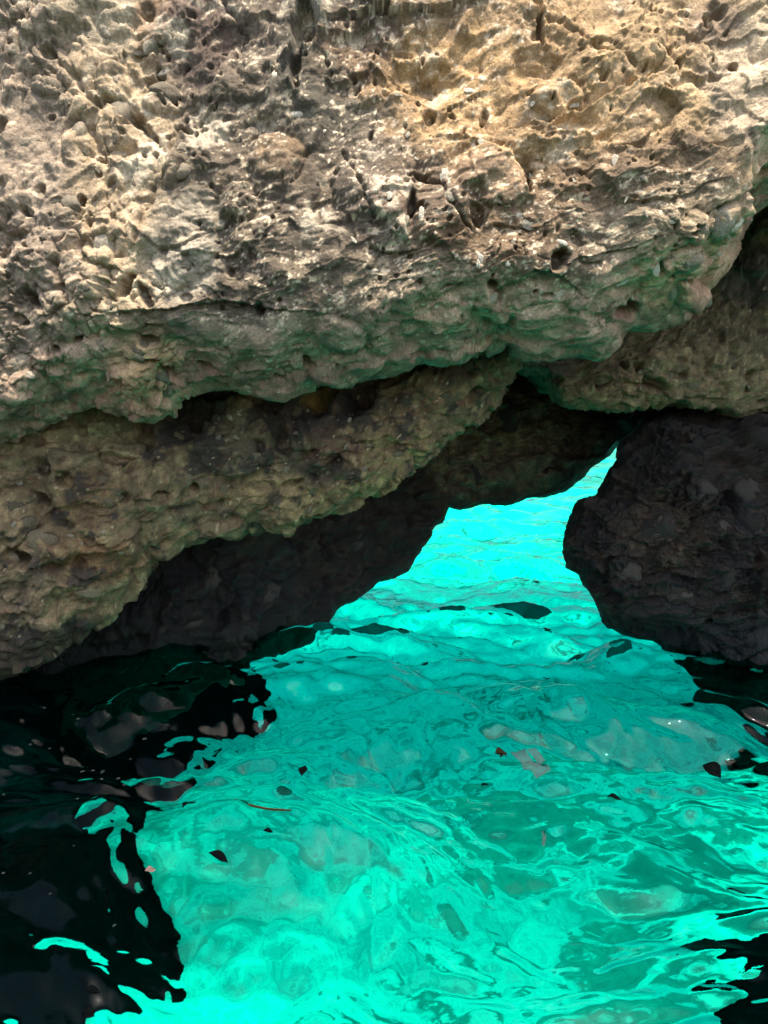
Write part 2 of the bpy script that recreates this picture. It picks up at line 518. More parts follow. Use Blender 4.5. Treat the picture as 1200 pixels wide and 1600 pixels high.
def paint_A(P, x, y, nrm, d):
    n = fbm(P * 4.0, 4, gain=0.6, seed=40)
    n2 = fbm(P * 11.0, 4, gain=0.6, seed=44)
    base = np.tile(np.array([.19, .16, .12], np.float32), (len(P), 1))
    blobs = [(80, 250, 230, 420, 0, (.37, .31, .235), 1), (190, 260, 95, 330, -4, (.55, .45, .30), .9), (120, 30, 70, 60, 0, (.45, .38, .28), .6), (170, 30, 70, 60, 0, (.52, .46, .33), .8),
             (240, 40, 40, 60, 0, (.36, .24, .14), .7), (310, 60, 70, 80, 0, (.155, .115, .09), .85), (420, 330, 190, 230, 0, (.165, .14, .10), .85), (290, 390, 60, 95, 10, (.56, .53, .42), .8),
             (530, 110, 110, 120, 20, (.125, .12, .09), .8), (600, 90, 120, 70, 10, (.20, .135, .08), .8), (830, 150, 260, 190, 10, (.52, .365, .19), .95), (720, 90, 110, 80, 0, (.57, .40, .20), .85),
             (1100, 120, 200, 200, 0, (.56, .42, .235), .85), (1180, 130, 80, 140, 0, (.62, .54, .40), .8), (1110, 30, 50, 45, 0, (.27, .21, .15), .8), (950, 300, 260, 90, -12, (.25, .18, .11), .8),
             (1000, 370, 200, 70, -25, (.38, .33, .23), .7), (690, 310, 100, 90, 10, (.20, .14, .085), .7), (770, 280, 60, 40, 25, (.42, .31, .2), .7), (800, 390, 150, 60, 10, (.22, .155, .09), .7),
             (430, 245, 42, 40, 0, (.44, .31, .17), .7), (700, 450, 200, 60, 5, (.30, .26, .18), .6), (420, 520, 240, 55, 0, (.185, .17, .125), .85), (850, 520, 170, 45, 0, (.27, .25, .18), .6),
             (620, 540, 200, 36, -8, (.23, .225, .165), .7), (230, 560, 60, 70, 0, (.24, .19, .10), .7), (60, 600, 130, 70, 0, (.29, .235, .175), .8), (240, 620, 80, 30, 0, (.40, .33, .23), .6),
             (1080, 400, 110, 80, -40, (.33, .275, .175), .85), (150, 500, 90, 40, 0, (.30, .27, .17), .5)]
    c = tint(base, x, y, blobs, n)
    c *= np.exp(0.85 * n2 + 0.5 * n + 0.02)[:, None]
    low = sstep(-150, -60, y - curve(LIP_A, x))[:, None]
    c *= 1 - low * np.array([-0.06, 0.03, 0.06])  # underside tinted redder to offset green light bounced up from the water
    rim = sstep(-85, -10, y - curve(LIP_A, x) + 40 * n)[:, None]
    c *= 1 - rim * np.array([-0.08, 0.12, 0.06])  # redder again at the lip, against the same green bounce
    c *= 1 - 0.53 * (1 - low)  # upper face darkened in colour to hold down the sunlight on it
    stn = sstep(0.02, 0.30, fbm(P * 2.0, 5, gain=0.62, seed=47))[:, None] * (1 - 0.5 * low)      # grey brown weathering stains
    c = c * (1 - 0.55 * stn) + np.array([.075, .062, .047], np.float32) * 0.55 * stn
    wh = sstep(0.16, 0.36, fbm(P * 3.2, 5, gain=0.62, seed=53) - 0.12 * (x > 700))[:, None] * (1 - low)         # whitish crust
    c = c * (1 - 0.6 * wh) + np.array([.40, .37, .29], np.float32) * 0.6 * wh
    # pale chips of shell and coral set in the darker matrix
    f1, f2, r1, r2 = worley((P + 0.02 * np.stack([perlin(P * 25, 1), perlin(P * 25, 2), perlin(P * 25, 3)], -1)) * 26, 61)
    sp = fbm(bedding(P) * 20, 4, gain=0.65, seed=64) + 0.25 * n2
    sk = sstep(0.16, 0.34, sp) * (0.25 + 0.75 * sstep(-0.1, 0.3, n + 0.45 * (ell(x, y, 960, 390, 300, 110, -15) < 1) + 0.25 * (ell(x, y, 560, 260, 260, 250) < 1))) * (1 - 0.6 * low[:, 0])
    c = c * (1 - 0.75 * sk[:, None]) + 0.75 * np.array([.47, .41, .30], np.float32) * sk[:, None]
    zone = np.clip(0.45 + 0.9 * n + 0.35 * sstep(300, 420, x) * (1 - sstep(760, 1000, x)) + 0.35 * (ell(x, y, 1000, 370, 240, 90, -20) < 1), 0, 1)
    chip = (r1 < 0.5 * sstep(0.5, 0.95, zone)) * (1 - sstep(0.25, 0.42, f1 / (0.45 + 0.6 * r2)))
    c = c * (1 - chip[:, None]) + np.array([.42, .37, .28], np.float32) * chip[:, None]
    f1, f2, r1, r2 = worley((P + 0.01 * np.stack([perlin(P * 50, 1), perlin(P * 50, 2), perlin(P * 50, 3)], -1)) * 55, 66)
    chip = (r1 < 0.2 * sstep(0.5, 0.95, zone)) * (1 - sstep(0.3, 0.5, f1)) * 0.8
    c = c * (1 - chip[:, None]) + np.array([.45, .40, .31], np.float32) * chip[:, None]
    return c


px = columns(-70, 1270, 1.9, -900, 2100)
lip = curve(LIP_A, px)
deepR = np.interp(px, [-400, 0, 600, 1200, 2000], [4.3, 4.25, 4.3, 4.35, 4.6])
r1 = place(px, -430, 4.9)
rowsA = [offs(r1, 3.2, 0.7), r1, place(px, -120, 4.05), place(px, lip * 0.42, 3.72), place(px, lip - 120, 3.70), place(px, lip - 40, deepR - 0.32), place(px, lip, deepR)]
rowsA += [offs(rowsA[-1], 0.5, 0.16), offs(rowsA[-1], 1.9, 0.55)]
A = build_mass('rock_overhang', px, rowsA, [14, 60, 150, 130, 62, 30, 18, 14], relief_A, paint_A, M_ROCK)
A['label'] = 'huge pale pitted limestone overhang with an ochre patch, above all the other rock'
A['category'] = 'rock overhang'

# ------------------------------------------------------------------ B: the lower left ledge, C: the right one
B_PITS = [(490, 640, 40, 18, -30, .10), (560, 630, 30, 22, -20, .12), (440, 690, 14, 28, -20, .08), (285, 660, 30, 30, 0, .07), (105, 752, 16, 12, 20, .07), (60, 780, 16, 6, 30, .07), (245, 720, 5, 4, 0, .05),
          (250, 775, 14, 9, -20, .06), (85, 840, 15, 10, 10, .07), (30, 870, 25, 14, 30, .06), (500, 740, 22, 16, -30, .06), (460, 755, 20, 7, -10, .05), (230, 680, 12, 25, 0, .05), (315, 650, 24, 12, 0, .10), (700, 560, 20, 8, -10, .05), (520, 720, 30, 12, 20, .05)]
B_BOSSES = [(365, 690, 60, 58, 0, .08), (190, 660, 30, 26, 0, .06), (140, 770, 75, 60, 20, .07), (150, 860, 70, 40, 0, .08), (20, 800, 34, 40, 0, .06), (70, 850, 50, 36, 10, .05), (340, 765, 18, 16, 0, .035), (230, 750, 45, 24, -20, .04),
            (90, 715, 55, 22, 0, .04), (600, 710, 80, 50, -35, .06), (700, 620, 90, 50, -25, .05), (120, 930, 90, 50, -20, .05), (40, 970, 60, 50, 0, .05), (420, 790, 70, 30, 0, .04), (560, 745, 60, 40, -30, .04), (760, 575, 40, 26, -20, .04)]
B_STEPS = [([(640, 690), (600, 680), (560, 690)], .03, 30), ([(330, 780), (260, 790), (210, 830), (170, 845), (110, 820), (90, 790)], .03, 40), ([(800, 590), (720, 655), (640, 690)], -.03, 25)]
B_CRACKS = [([(455, 655), (470, 700), (480, 720)], 4, .04), ([(430, 640), (445, 680)], 4, .04), ([(475, 660), (490, 700)], 3, .03), ([(0, 850), (60, 890), (110, 880)], 5, .04)]


def relief_B(P, x, y):
    wx = x + 8 * fbm(P * 9, 2, seed=191)
    wy = y + 8 * fbm(P * 9, 2, seed=195)
    d = rough_rock(P, 103, big=0.08, mid=0.05, cob=0.04, ero=0.018, pit=0.07, fine=0.011, cob_scale=4.2, pit_scale=6.5, pit_share=0.25, plate=0.05, small=0.022)
    return d + features(wx, wy, B_PITS, B_BOSSES, B_CRACKS, B_STEPS)


def paint_B(P, x, y, nrm, d):
    n = fbm(P * 4.0, 4, gain=0.6, seed=140)
    n2 = fbm(P * 12.0, 4, gain=0.6, seed=144)
    base = np.tile(np.array([.17, .145, .10], np.float32), (len(P), 1))
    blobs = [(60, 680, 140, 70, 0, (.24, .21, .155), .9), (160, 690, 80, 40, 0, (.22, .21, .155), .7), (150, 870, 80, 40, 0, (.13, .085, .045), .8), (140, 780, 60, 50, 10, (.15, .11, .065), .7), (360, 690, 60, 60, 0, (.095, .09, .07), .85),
             (290, 660, 70, 45, 0, (.05, .048, .045), .85), (520, 640, 90, 40, -15, (.035, .032, .035), .9), (450, 690, 40, 60, -20, (.06, .055, .05), .6), (490, 620, 50, 18, -10, (.22, .17, .05), .8), (530, 700, 50, 40, 0, (.11, .07, .06), .7),  # near-black blobs: stains, plus shade of the hollows under the lip as colour
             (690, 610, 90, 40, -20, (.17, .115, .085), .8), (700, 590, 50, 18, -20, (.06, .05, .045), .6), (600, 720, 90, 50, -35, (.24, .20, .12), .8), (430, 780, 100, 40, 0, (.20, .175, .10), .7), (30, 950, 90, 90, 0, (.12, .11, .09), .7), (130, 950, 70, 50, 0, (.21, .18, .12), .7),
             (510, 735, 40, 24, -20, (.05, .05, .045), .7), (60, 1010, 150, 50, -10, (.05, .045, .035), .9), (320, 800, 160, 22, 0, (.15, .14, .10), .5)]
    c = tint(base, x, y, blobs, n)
    c *= np.array([.78, .70, .55]) * np.exp(1.3 * n2 + 0.5 * n)[:, None]
    st = sstep(0.12, 0.3, fbm(P * 5.5, 5, gain=0.65, seed=171))[:, None]
    c = c * (1 - 0.65 * st) + np.array([.10, .055, .028]) * 0.65 * st
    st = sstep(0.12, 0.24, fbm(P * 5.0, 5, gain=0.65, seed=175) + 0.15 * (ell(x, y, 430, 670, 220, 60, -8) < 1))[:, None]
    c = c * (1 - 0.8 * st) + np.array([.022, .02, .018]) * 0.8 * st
    f1, f2, r1, r2 = worley((P + 0.015 * np.stack([perlin(P * 30, 1), perlin(P * 30, 2), perlin(P * 30, 3)], -1)) * 34, 161)
    chip = (r1 < 0.13) * (1 - sstep(0.2, 0.4, f1 / (0.5 + 0.6 * r2)))
    return c * (1 - chip[:, None]) + np.array([.36, .31, .20], np.float32) * chip[:, None]


px = columns(-70, 900, 2.2, -900, 1000)
lip = curve(LIP_B, px)
top = np.minimum(curve(LIP_A, px) - 25, lip - 60)
deep = np.interp(px, [-900, 0, 160, 300, 600, 800, 1000], [4.5, 4.62, 4.72, 4.9, 5.0, 5.1, 5.2])
rowsB = [place(px, top - 130, deep + 0.5), place(px, top, deep + np.interp(px, [0, 150, 230], [-0.16, -0.12, 0.04])), place(px, top * 0.6 + lip * 0.4, deep - 0.28), place(px, top * 0.2 + lip * 0.8, deep - 0.22), place(px, lip, deep + 0.05)]
rowsB += [offs(rowsB[-1], 0.5, 0.1), offs(rowsB[-1], 2.2, 0.3)]
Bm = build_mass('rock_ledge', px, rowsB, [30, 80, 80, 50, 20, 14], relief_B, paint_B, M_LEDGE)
Bm['label'] = 'olive brown rock ledge tucked under the pale overhang and sloping down to the black water'
Bm['category'] = 'rock ledge'


def relief_C(P, x, y):
    wx = x + 8 * fbm(P * 9, 2, seed=291)
    wy = y + 8 * fbm(P * 9, 2, seed=295)
    d = rough_rock(P, 203, big=0.07, mid=0.05, cob=0.03, ero=0.03, pit=0.06, fine=0.014, small=0.025, cob_scale=6, pit_scale=10)
    return d + features(wx, wy, [(1020, 600, 22, 10, 15, .07), (870, 590, 12, 12, 0, .06), (1165, 460, 25, 30, 0, .05)], [(960, 610, 60, 26, 0, .05), (1060, 560, 70, 40, 0, .05), (890, 610, 26, 24, 0, .04)],
                        [], [([(1120, 500), (1060, 520), (1010, 515), (940, 530)], .04, 30), ([(1050, 615), (1005, 595), (950, 592)], .04, 35), ([(1200, 430), (1150, 430)], .05, 30)])


def paint_C(P, x, y, nrm, d):
    n = fbm(P * 5.0, 4, gain=0.6, seed=240)
    n2 = fbm(P * 14.0, 4, gain=0.65, seed=244)
    base = np.tile(np.array([.125, .11, .08], np.float32), (len(P), 1))
    c = tint(base, x, y, [(1080, 590, 150, 60, 0, (.17, .145, .10), .8), (1170, 430, 60, 50, 0, (.05, .055, .055), .8), (960, 620, 90, 26, 0, (.17, .145, .095), .7), (850, 570, 60, 30, 0, (.07, .072, .07), .7)], n)
    c *= np.array([.80, .72, .56]) * np.exp(1.5 * n2)[:, None]
    f1, f2, r1, r2 = worley(P * 40, 261)
    chip = (r1 < 0.12) * (1 - sstep(0.2, 0.4, f1))
    return c * (1 - chip[:, None]) + np.array([.27, .23, .16], np.float32) * chip[:, None]


px = columns(700, 1260, 2.4, 640, 2100)
lip = curve(LIP_C, px)
top = np.minimum(curve(LIP_A, px) - 30, lip - 60)
rowsC = [place(px, top - 150, 6.1), place(px, top, 5.55), place(px, top * 0.5 + lip * 0.5, 5.35), place(px, lip - 18, 5.35), place(px, lip, 5.55)]
rowsC += [offs(rowsC[-1], 0.5, 0.12), offs(rowsC[-1], 2.2, 0.5)]
Cm = build_mass('rock_ledge', px, rowsC, [30, 50, 50, 18, 14, 12], relief_C, paint_C, M_LEDGE)
Cm['label'] = 'shaded grey brown rock shelf hanging just above the dark boulder'
Cm['category'] = 'rock ledge'


# ------------------------------------------------------------------ D: the arch wall at the back of the cave
def relief_D(P, x, y):
    d = rough_rock(P, 303, plate=0.08, big=0.12, mid=0.11, cob=0.06, ero=0.05, pit=0.09, fine=0.02, small=0.035, cob_scale=3.2, pit_scale=6)
    k = 1 - 0.8 * np.exp(-((y - curve(LIP_D, x)) / 18) ** 2)
    return d * k + features(x, y, [], [(770, 690, 110, 70, -10, .1), (830, 750, 90, 40, -10, .08), (620, 850, 60, 60, 0, .08)], [], [])


def paint_D(P, x, y, nrm, d):
    n = fbm(P * 3.0, 4, gain=0.6, seed=340)
    n2 = fbm(P * 10.0, 4, gain=0.65, seed=344)
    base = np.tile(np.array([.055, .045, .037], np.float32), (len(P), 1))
    c = tint(base, x, y, [(780, 680, 150, 95, -10, (.34, .30, .25), .9), (230, 960, 330, 130, -12, (.022, .019, .016), .9), (600, 860, 90, 50, -30, (.03, .026, .022), .7)], n)  # pale patch in the middle stands in for light the occluded wall lacks
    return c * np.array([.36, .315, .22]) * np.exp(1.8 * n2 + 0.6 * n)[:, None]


px = columns(-70, 1040, 2.8, -900, 2100)
lip = curve(LIP_D, px, 2.0)
deep = np.interp(px, [-900, 0, 380, 505, 560, 640, 700, 800, 960, 1200, 2000], [4.9, 5.2, 5.55, 6.35, 6.6, 6.9, 7.1, 7.3, 7.6, 7.9, 8.5])
topD = np.full_like(px, 430.0)
rowsD = [place(px, topD, deep + 0.9), place(px, 0.55 * topD + 0.45 * lip, deep + 0.25), place(px, 0.15 * topD + 0.85 * lip, deep), place(px, lip, deep + 0.06)]
rowsD += [offs(rowsD[-1], 0.35, 0.14), offs(rowsD[-1], 0.8, 0.8), offs(rowsD[-1], 0.7, 2.6)]
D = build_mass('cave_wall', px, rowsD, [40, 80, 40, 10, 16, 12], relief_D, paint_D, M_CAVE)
D['label'] = 'dark rock wall arching over the bright channel at the back of the cave'
D['category'] = 'cave wall'

# ------------------------------------------------------------------ E: the dark boulder at the right
OUT_E = [(974, 691), (967, 703), (971, 716), (950, 740), (930, 776), (902, 782), (896, 797), (893, 806), (884, 832), (880, 862), (884, 886), (906, 896), (930, 936), (938, 957), (952, 978), (975, 990), (1020, 1000), (1060, 1030), (1090, 1120),
         (1130, 1290), (1180, 1460), (1400, 1520), (1750, 1480), (1900, 1200), (1950, 900), (1850, 660), (1600, 560), (1350, 560), (1200, 600), (1080, 635), (1010, 660)]
cx, cy0 = 1180.0, 850.0
pts = np.array(OUT_E, float)
nu = 760
dl = np.r_[0, np.cumsum(np.hypot(*np.diff(np.vstack([pts, pts[:1]]), axis=0).T))]
wt = np.r_[0, np.cumsum(np.where((pts[:, 0] < 1200), 1.0, 0.18) * np.diff(dl))]
uu = np.linspace(0, wt[-1], nu, endpoint=False)
loop = np.vstack([pts, pts[:1]])
ox, oy = np.interp(uu, wt, loop[:, 0]), np.interp(uu, wt, loop[:, 1])
s = np.concatenate([np.linspace(0.0005, 1.0, 260), np.linspace(1.02, 2.0, 60)]) * math.pi / 2
r = np.sin(s) ** 0.85
pxg = cx + (ox[None] - cx) * r[:, None]
pyg = cy0 + (oy[None] - cy0) * r[:, None]
dg = 6.0 - 0.75 * np.cos(s)[:, None] * np.ones_like(pxg)
GE = place(pxg, pyg, dg)
nE = grid_normals(GE, True).reshape(-1, 3)
PE = GE.reshape(-1, 3)
cE = np.array(place(cx, cy0, 6.0))
nE *= np.sign(np.sum(nE * (PE - cE), -1, keepdims=True))
ex, ey = project(PE)
edge = np.repeat((1 - 0.75 * np.exp(-((r - 1) / 0.05) ** 2))[:, None], nu, 1).ravel()
dE = rough_rock(PE, 403, plate=0.07, big=0.10, mid=0.09, cob=0.05, ero=0.05, pit=0.08, fine=0.022, small=0.035, cob_scale=4.0, pit_scale=7) * edge
nn, nn2 = fbm(PE * 4, 4, seed=440), fbm(PE * 12, 4, gain=.65, seed=444)
cE_ = np.tile(np.array([.05, .038, .03], np.float32), (len(PE), 1))
cE_ = tint(cE_, ex, ey, [(1040, 830, 80, 70, 0, (.15, .115, .085), .8), (1130, 720, 120, 50, 0, (.08, .062, .045), .6), (1060, 975, 130, 16, 0, (.018, .04, .028), .7), (1100, 1000, 200, 30, 0, (.02, .018, .018), .8)], nn)
cE_ *= 0.46 * np.exp(1.8 * nn2 + 0.5 * nn)[:, None]
st = sstep(0.1, 0.3, fbm(PE * 7, 5, gain=0.65, seed=448))[:, None]
cE_ = cE_ * (1 - 0.6 * st) + np.array([.085, .06, .04]) * 0.6 * st
wetE = (1 - sstep(0.05, 0.45, (PE + nE * dE[:, None])[:, 2] + 0.15 * nn))[:, None]
cE_ = cE_ * (1 - 0.75 * wetE) + np.array([.004, .008, .005]) * wetE
fE = grid_faces(len(s), nu, True)
E_V = PE + nE * dE[:, None]
E = link_mesh('boulder', E_V, fE, M_CAVE, attr={'Col': np.clip(cE_ * np.array([.47, .385, .25]), .004, .8)})
E['label'] = 'dark brown boulder standing in the water beside the narrow arch opening'
E['category'] = 'boulder'

# ------------------------------------------------------------------ the cliff behind and above (closes the cave from the sky)
M_CLIFF = rock_material('cliff_rock')
gx = np.linspace(-9, 9, 60)
prof = [(5.2, 4.4), (6.5, 5.2), (7.6, 5.0), (8.5, 4.2), (8.9, 3.2), (8.7, 2.5), (8.2, 2.5)]
GC = np.array([[(x, y, z) for x in gx] for (y, z) in prof])
PC = GC.reshape(-1, 3)
PC = PC + 0.15 * np.stack([fbm(PC * 1.2, 3, seed=500 + k) for k in range(3)], -1)
cl = link_mesh('cliff', PC, grid_faces(len(prof), 60), M_CLIFF, attr={'Col': np.tile(np.array([.3, .25, .18], np.float32), (len(PC), 1))})
cl['kind'] = 'structure'

# ------------------------------------------------------------------ sea floor, drowned rock, water
gx = np.unique(np.concatenate([np.linspace(-5, 5, 260), np.linspace(-60, 60, 60), np.linspace(-1500, 1500, 21)]))
gy = np.unique(np.concatenate([np.linspace(-4, 16, 400), np.linspace(-12, 60, 60), np.geomspace(60, 3000, 20)]))
XX, YY = np.meshgrid(gx, gy)
P2 = np.stack([XX, YY, np.zeros_like(XX)], -1).reshape(-1, 3)
zf = -2.1 - 0.015 * np.clip(P2[:, 1] - 4, 0, 60) + 0.12 * fbm(P2 * 0.7, 3, seed=600)
fl_n = fbm(P2 * np.array([0.8, 1.3, 1]), 5, gain=0.6, seed=610)
fc = np.tile(np.array([.86, .83, .74], np.float32), (len(P2), 1))
rt = sstep(-0.9, 0.5, P2[:, 0] - 0.12 * P2[:, 1]) * sstep(2.6, 4.0, P2[:, 1]) * (1 - sstep(4.8, 7.0, P2[:, 1]))
pat = sstep(0.03, 0.09, fl_n + 0.34 * rt - 0.235)[:, None] * 0.9           # darker patches on the sand, most of them to the right
fc = fc * (1 - pat) + np.array([.26, .26, .22]) * pat
fl_m = fbm(P2 * np.array([2.2, 3.0, 1]), 5, gain=0.6, seed=616)
pat = sstep(0.06, 0.16, fl_m)[:, None] * 0.75 * (sstep(3.2, 4.5, P2[:, 1]) * (1 - sstep(6.5, 8.5, P2[:, 1])))[:, None]
fc = fc * (1 - pat) + np.array([.40, .41, .35]) * pat
out = (1 - sstep(1.6, 2.7, P2[:, 1] + 0.5 * fl_n))[:, None]               # added dark floor outside the cave mouth, keeps green bounce light off the rock
fc = fc * (1 - out) + np.array([.05, .055, .035]) * out
fl = link_mesh('sea_floor', np.stack([P2[:, 0], P2[:, 1], zf], -1), grid_faces(len(gy), len(gx)), M_SAND, attr={'Col': fc})
fl['kind'] = 'structure'
fl.cycles.is_caustics_receiver = True

# left bank: rises from the floor to just under the surface
gy = np.linspace(-3.0, 7.5, 260)
gu = np.linspace(0, 1, 90)
bank_edge = np.interp(gy, [-3, 1.6, 2.5, 2.9, 3.15, 3.5, 3.8, 4.3, 4.8, 5.4, 6.5, 7.5], [-4.4, -4.3, -4.0, -3.6, -2.6, -1.4, -1.5, -2.1, -2.4, -2.4, -1.9, -1.6])
GB = np.zeros((len(gy), 90, 3))
GB[..., 1] = gy[:, None]
GB[..., 0] = bank_edge[:, None] + 0.25 - 3.5 * gu[None] ** 1.3
GB[..., 2] = -2.3 + 1.8 * sstep(0, 0.22, gu)[None]
PB = GB.reshape(-1, 3)
PB = PB + 0.12 * np.stack([fbm(PB * 2.2, 3, seed=700 + k) for k in range(3)], -1)
bk = link_mesh('drowned_rock', PB, grid_faces(len(gy), 90), M_DROWNED, attr={'Col': np.tile(np.array([.006, .006, .007], np.float32), (len(PB), 1))})
bk['label'] = 'long black drowned rock bank under the water below the olive brown ledge'
bk['category'] = 'submerged rock'
bk.cycles.is_caustics_receiver = True


def waves(X, Y):
    P = np.stack([X, Y, np.zeros_like(X)], -1).astype(np.float32)
    wx = fbm(P * 0.55, 2, seed=801) * 0.45
    wy = fbm(P * 0.55, 2, seed=811) * 0.45
    x, y = X + wx, Y + wy
    r2 = np.random.default_rng(21)
    h = np.zeros_like(X)
    for k in range(64):
        lam = 0.11 * (2.2 / 0.11) ** (k / 63)
        a = R(80) + r2.normal() * 0.55
        kx, ky = math.cos(a) * 2 * math.pi / lam, math.sin(a) * 2 * math.pi / lam
        ph = r2.random() * 6.283
        s_ = np.sin(kx * x + ky * y + ph)
        h += 0.0120 * lam ** 1.05 * (s_ + 0.25 * np.cos(2 * (kx * x + ky * y + ph)))
    h += 0.012 * fbm(P * 2.2, 3, seed=821)
    return h


pyr = np.concatenate([np.arange(1900, 720, -1.7), np.linspace(720, 661.2, 46)])
yr = 1980.0 / (pyr - 660.0)
yr = np.concatenate([np.array([-30, -12, -7, -4, -2, -1, -.3, 0.3, .8, 1.2]), yr[yr > 1.25], [3000]])
t = np.concatenate([-np.geomspace(60, 1.03, 26), np.linspace(-1, 1, 620), np.geomspace(1.03, 60, 26)])
hw = 0.62 * np.maximum(yr, 0.9) + 0.15
XW = hw[:, None] * t[None]
YW = np.repeat(yr[:, None], len(t), 1)
ZW = waves(XW.ravel(), YW.ravel()).reshape(XW.shape)
ZW *= np.interp(yr, [-30, 2.6, 4.0, 6.0, 9.0, 15, 60, 200, 3000], [1, 1, 1.25, 1.35, 1.1, 0.9, 1.1, .6, 0])[:, None]     # rougher where the sea breathes through the arch
VW = np.stack([XW, YW, ZW], -1).reshape(-1, 3)
wa = link_mesh('water', VW, grid_faces(len(yr), len(t)), M_WATER)
wa['kind'] = 'structure'
wa.cycles.is_caustics_caster = True

# a second drowned rock at the near right
def lump(name, centre, radii, mat, colour, seed, n=40, rough=0.25, parent=None):
    th = np.linspace(0.02, math.pi - 0.02, n)
    ph = np.linspace(0, 2 * math.pi, 2 * n, endpoint=False)
    U = np.stack([np.sin(th)[:, None] * np.cos(ph)[None], np.sin(th)[:, None] * np.sin(ph)[None], np.cos(th)[:, None] * np.ones((1, 2 * n))], -1).reshape(-1, 3)
    k = 1 + rough * fbm(U * 1.6 + seed * 3.1, 4, seed=900 + seed)
    V = U * k[:, None] * np.array(radii) + np.array(centre)
    return link_mesh(name, V, grid_faces(n, 2 * n, True)[:, ::-1], mat, parent=parent, attr={'Col': np.tile(np.array(colour, np.float32), (len(V), 1))})


db = lump('drowned_boulder', (1.98, 2.62, -1.1), (0.50, 0.24, 0.5), M_DROWNED, (.006, .006, .007), 3)
db['label'] = 'black drowned boulder just under the surface, closest to the viewer'
db['category'] = 'submerged rock'
db.cycles.is_caustics_receiver = True

# ------------------------------------------------------------------ cobbles and shell fragments set in the overhang (parts of it)
def stone_material(name, tones):
    m, t, out = node_mat(name)
    L = t.links.new
    b = N(t, 'ShaderNodeBsdfPrincipled', i_Roughness=0.9)
    b.inputs['Specular IOR Level'].default_value = 0.2
    oi = N(t, 'ShaderNodeObjectInfo')
    geo = N(t, 'ShaderNodeNewGeometry')
    n1 = N(t, 'ShaderNodeTexNoise', i_Scale=85.0, i_Detail=6.0, i_Roughness=0.75)
    L(geo.outputs['Position'], n1.inputs['Vector'])
    rr = ramp(t, [(k / (len(tones) - 1), c) for k, c in enumerate(tones)])
    L(oi.outputs['Random'], rr.inputs[0])
    r1 = ramp(t, [(0.3, 0.45), (0.72, 1.45)])
    L(n1.outputs[0], r1.inputs[0])
    mx = N(t, 'ShaderNodeMix', data_type='RGBA', blend_type='MULTIPLY', clamp_result=False)
    mx.inputs[0].default_value = 1
    L(rr.outputs[0], mx.inputs[6]); L(r1.outputs[0], mx.inputs[7])
    L(mx.outputs[2], b.inputs['Base Color'])
    bp = N(t, 'ShaderNodeBump', i_Strength=0.8, i_Distance=0.014)
    L(n1.outputs[0], bp.inputs['Height'])
    L(bp.outputs[0], b.inputs['Normal'])
    L(b.outputs[0], out.inputs[0])
    return m


M_STONE = stone_material('embedded_stone', [(.10, .08, .05), (.15, .12, .08), (.20, .16, .105), (.28, .235, .165)])
M_SHELL = stone_material('shell_and_coral', [(.22, .18, .12), (.32, .27, .19), (.44, .39, .29)])
M_OLIVE = stone_material('olive_stone', [(.085, .068, .04), (.12, .092, .052), (.16, .12, .068)])
M_BLACKISH = stone_material('cave_stone', [(.02, .017, .013), (.032, .027, .02), (.05, .04, .03)])


def stone_proto(seed, mat):
    n = 15
    th = np.linspace(0.03, math.pi - 0.03, n)
    ph = np.linspace(0, 2 * math.pi, 2 * n, endpoint=False)
    U = np.stack([np.sin(th)[:, None] * np.cos(ph)[None], np.sin(th)[:, None] * np.sin(ph)[None], np.cos(th)[:, None] * np.ones((1, 2 * n))], -1).reshape(-1, 3)
    g = np.random.default_rng(40 + seed)
    k = np.ones(len(U))
    for _ in range(11):                                        # chipped flat faces
        v = g.normal(size=3); v /= np.linalg.norm(v)
        dd = U @ v
        k = np.minimum(k, np.where(dd > 0.15, (0.66 + 0.24 * g.random()) / np.maximum(dd, 0.15), 9))
    k = k * (1 + 0.16 * fbm(U * 3 + seed, 3, seed=950 + seed))
    o = link_mesh('stone', U * k[:, None], grid_faces(n, 2 * n, True)[:, ::-1], mat)
    me = o.data
    bpy.data.objects.remove(o)
    return me


PROTO = [stone_proto(k, M_STONE) for k in range(9)]
SHELLS = [stone_proto(k + 20, M_SHELL) for k in range(6)]
OLIVE = [stone_proto(k + 30, M_OLIVE) for k in range(6)]
BLACKISH = [stone_proto(k + 40, M_BLACKISH) for k in range(6)]


def set_stone(owner, px, py, rad, rot=None, flat=0.7, sink=0.3, aspect=1.0, name='stone', protos=None):
    V, nrm, ux, uy = SURF[owner.name]
    dep = V[:, 1]
    k = int(np.argmin((ux - px) ** 2 + (uy - py) ** 2 + 4e3 * np.maximum(dep - np.min(dep) - FRONT.get(owner.name, 1.1), 0)))
    p, n = Vector(V[k]), Vector(nrm[k])
    n = (n + Vector((0, -1.2, 0))).normalized()
    r = rad * p.y / F
    o = bpy.data.objects.new(name, random.choice(protos or PROTO))
    col.objects.link(o)
    q = n.to_track_quat('Z', 'Y').to_matrix().to_4x4()
    o.matrix_world = Matrix.Translation(p - n * r * sink) @ q @ Matrix.Rotation(random.uniform(0, 6.28) if rot is None else R(rot), 4, 'Z') @ Matrix.Diagonal((r * aspect, r / aspect, r * flat, 1))
    o.parent = owner
    return o


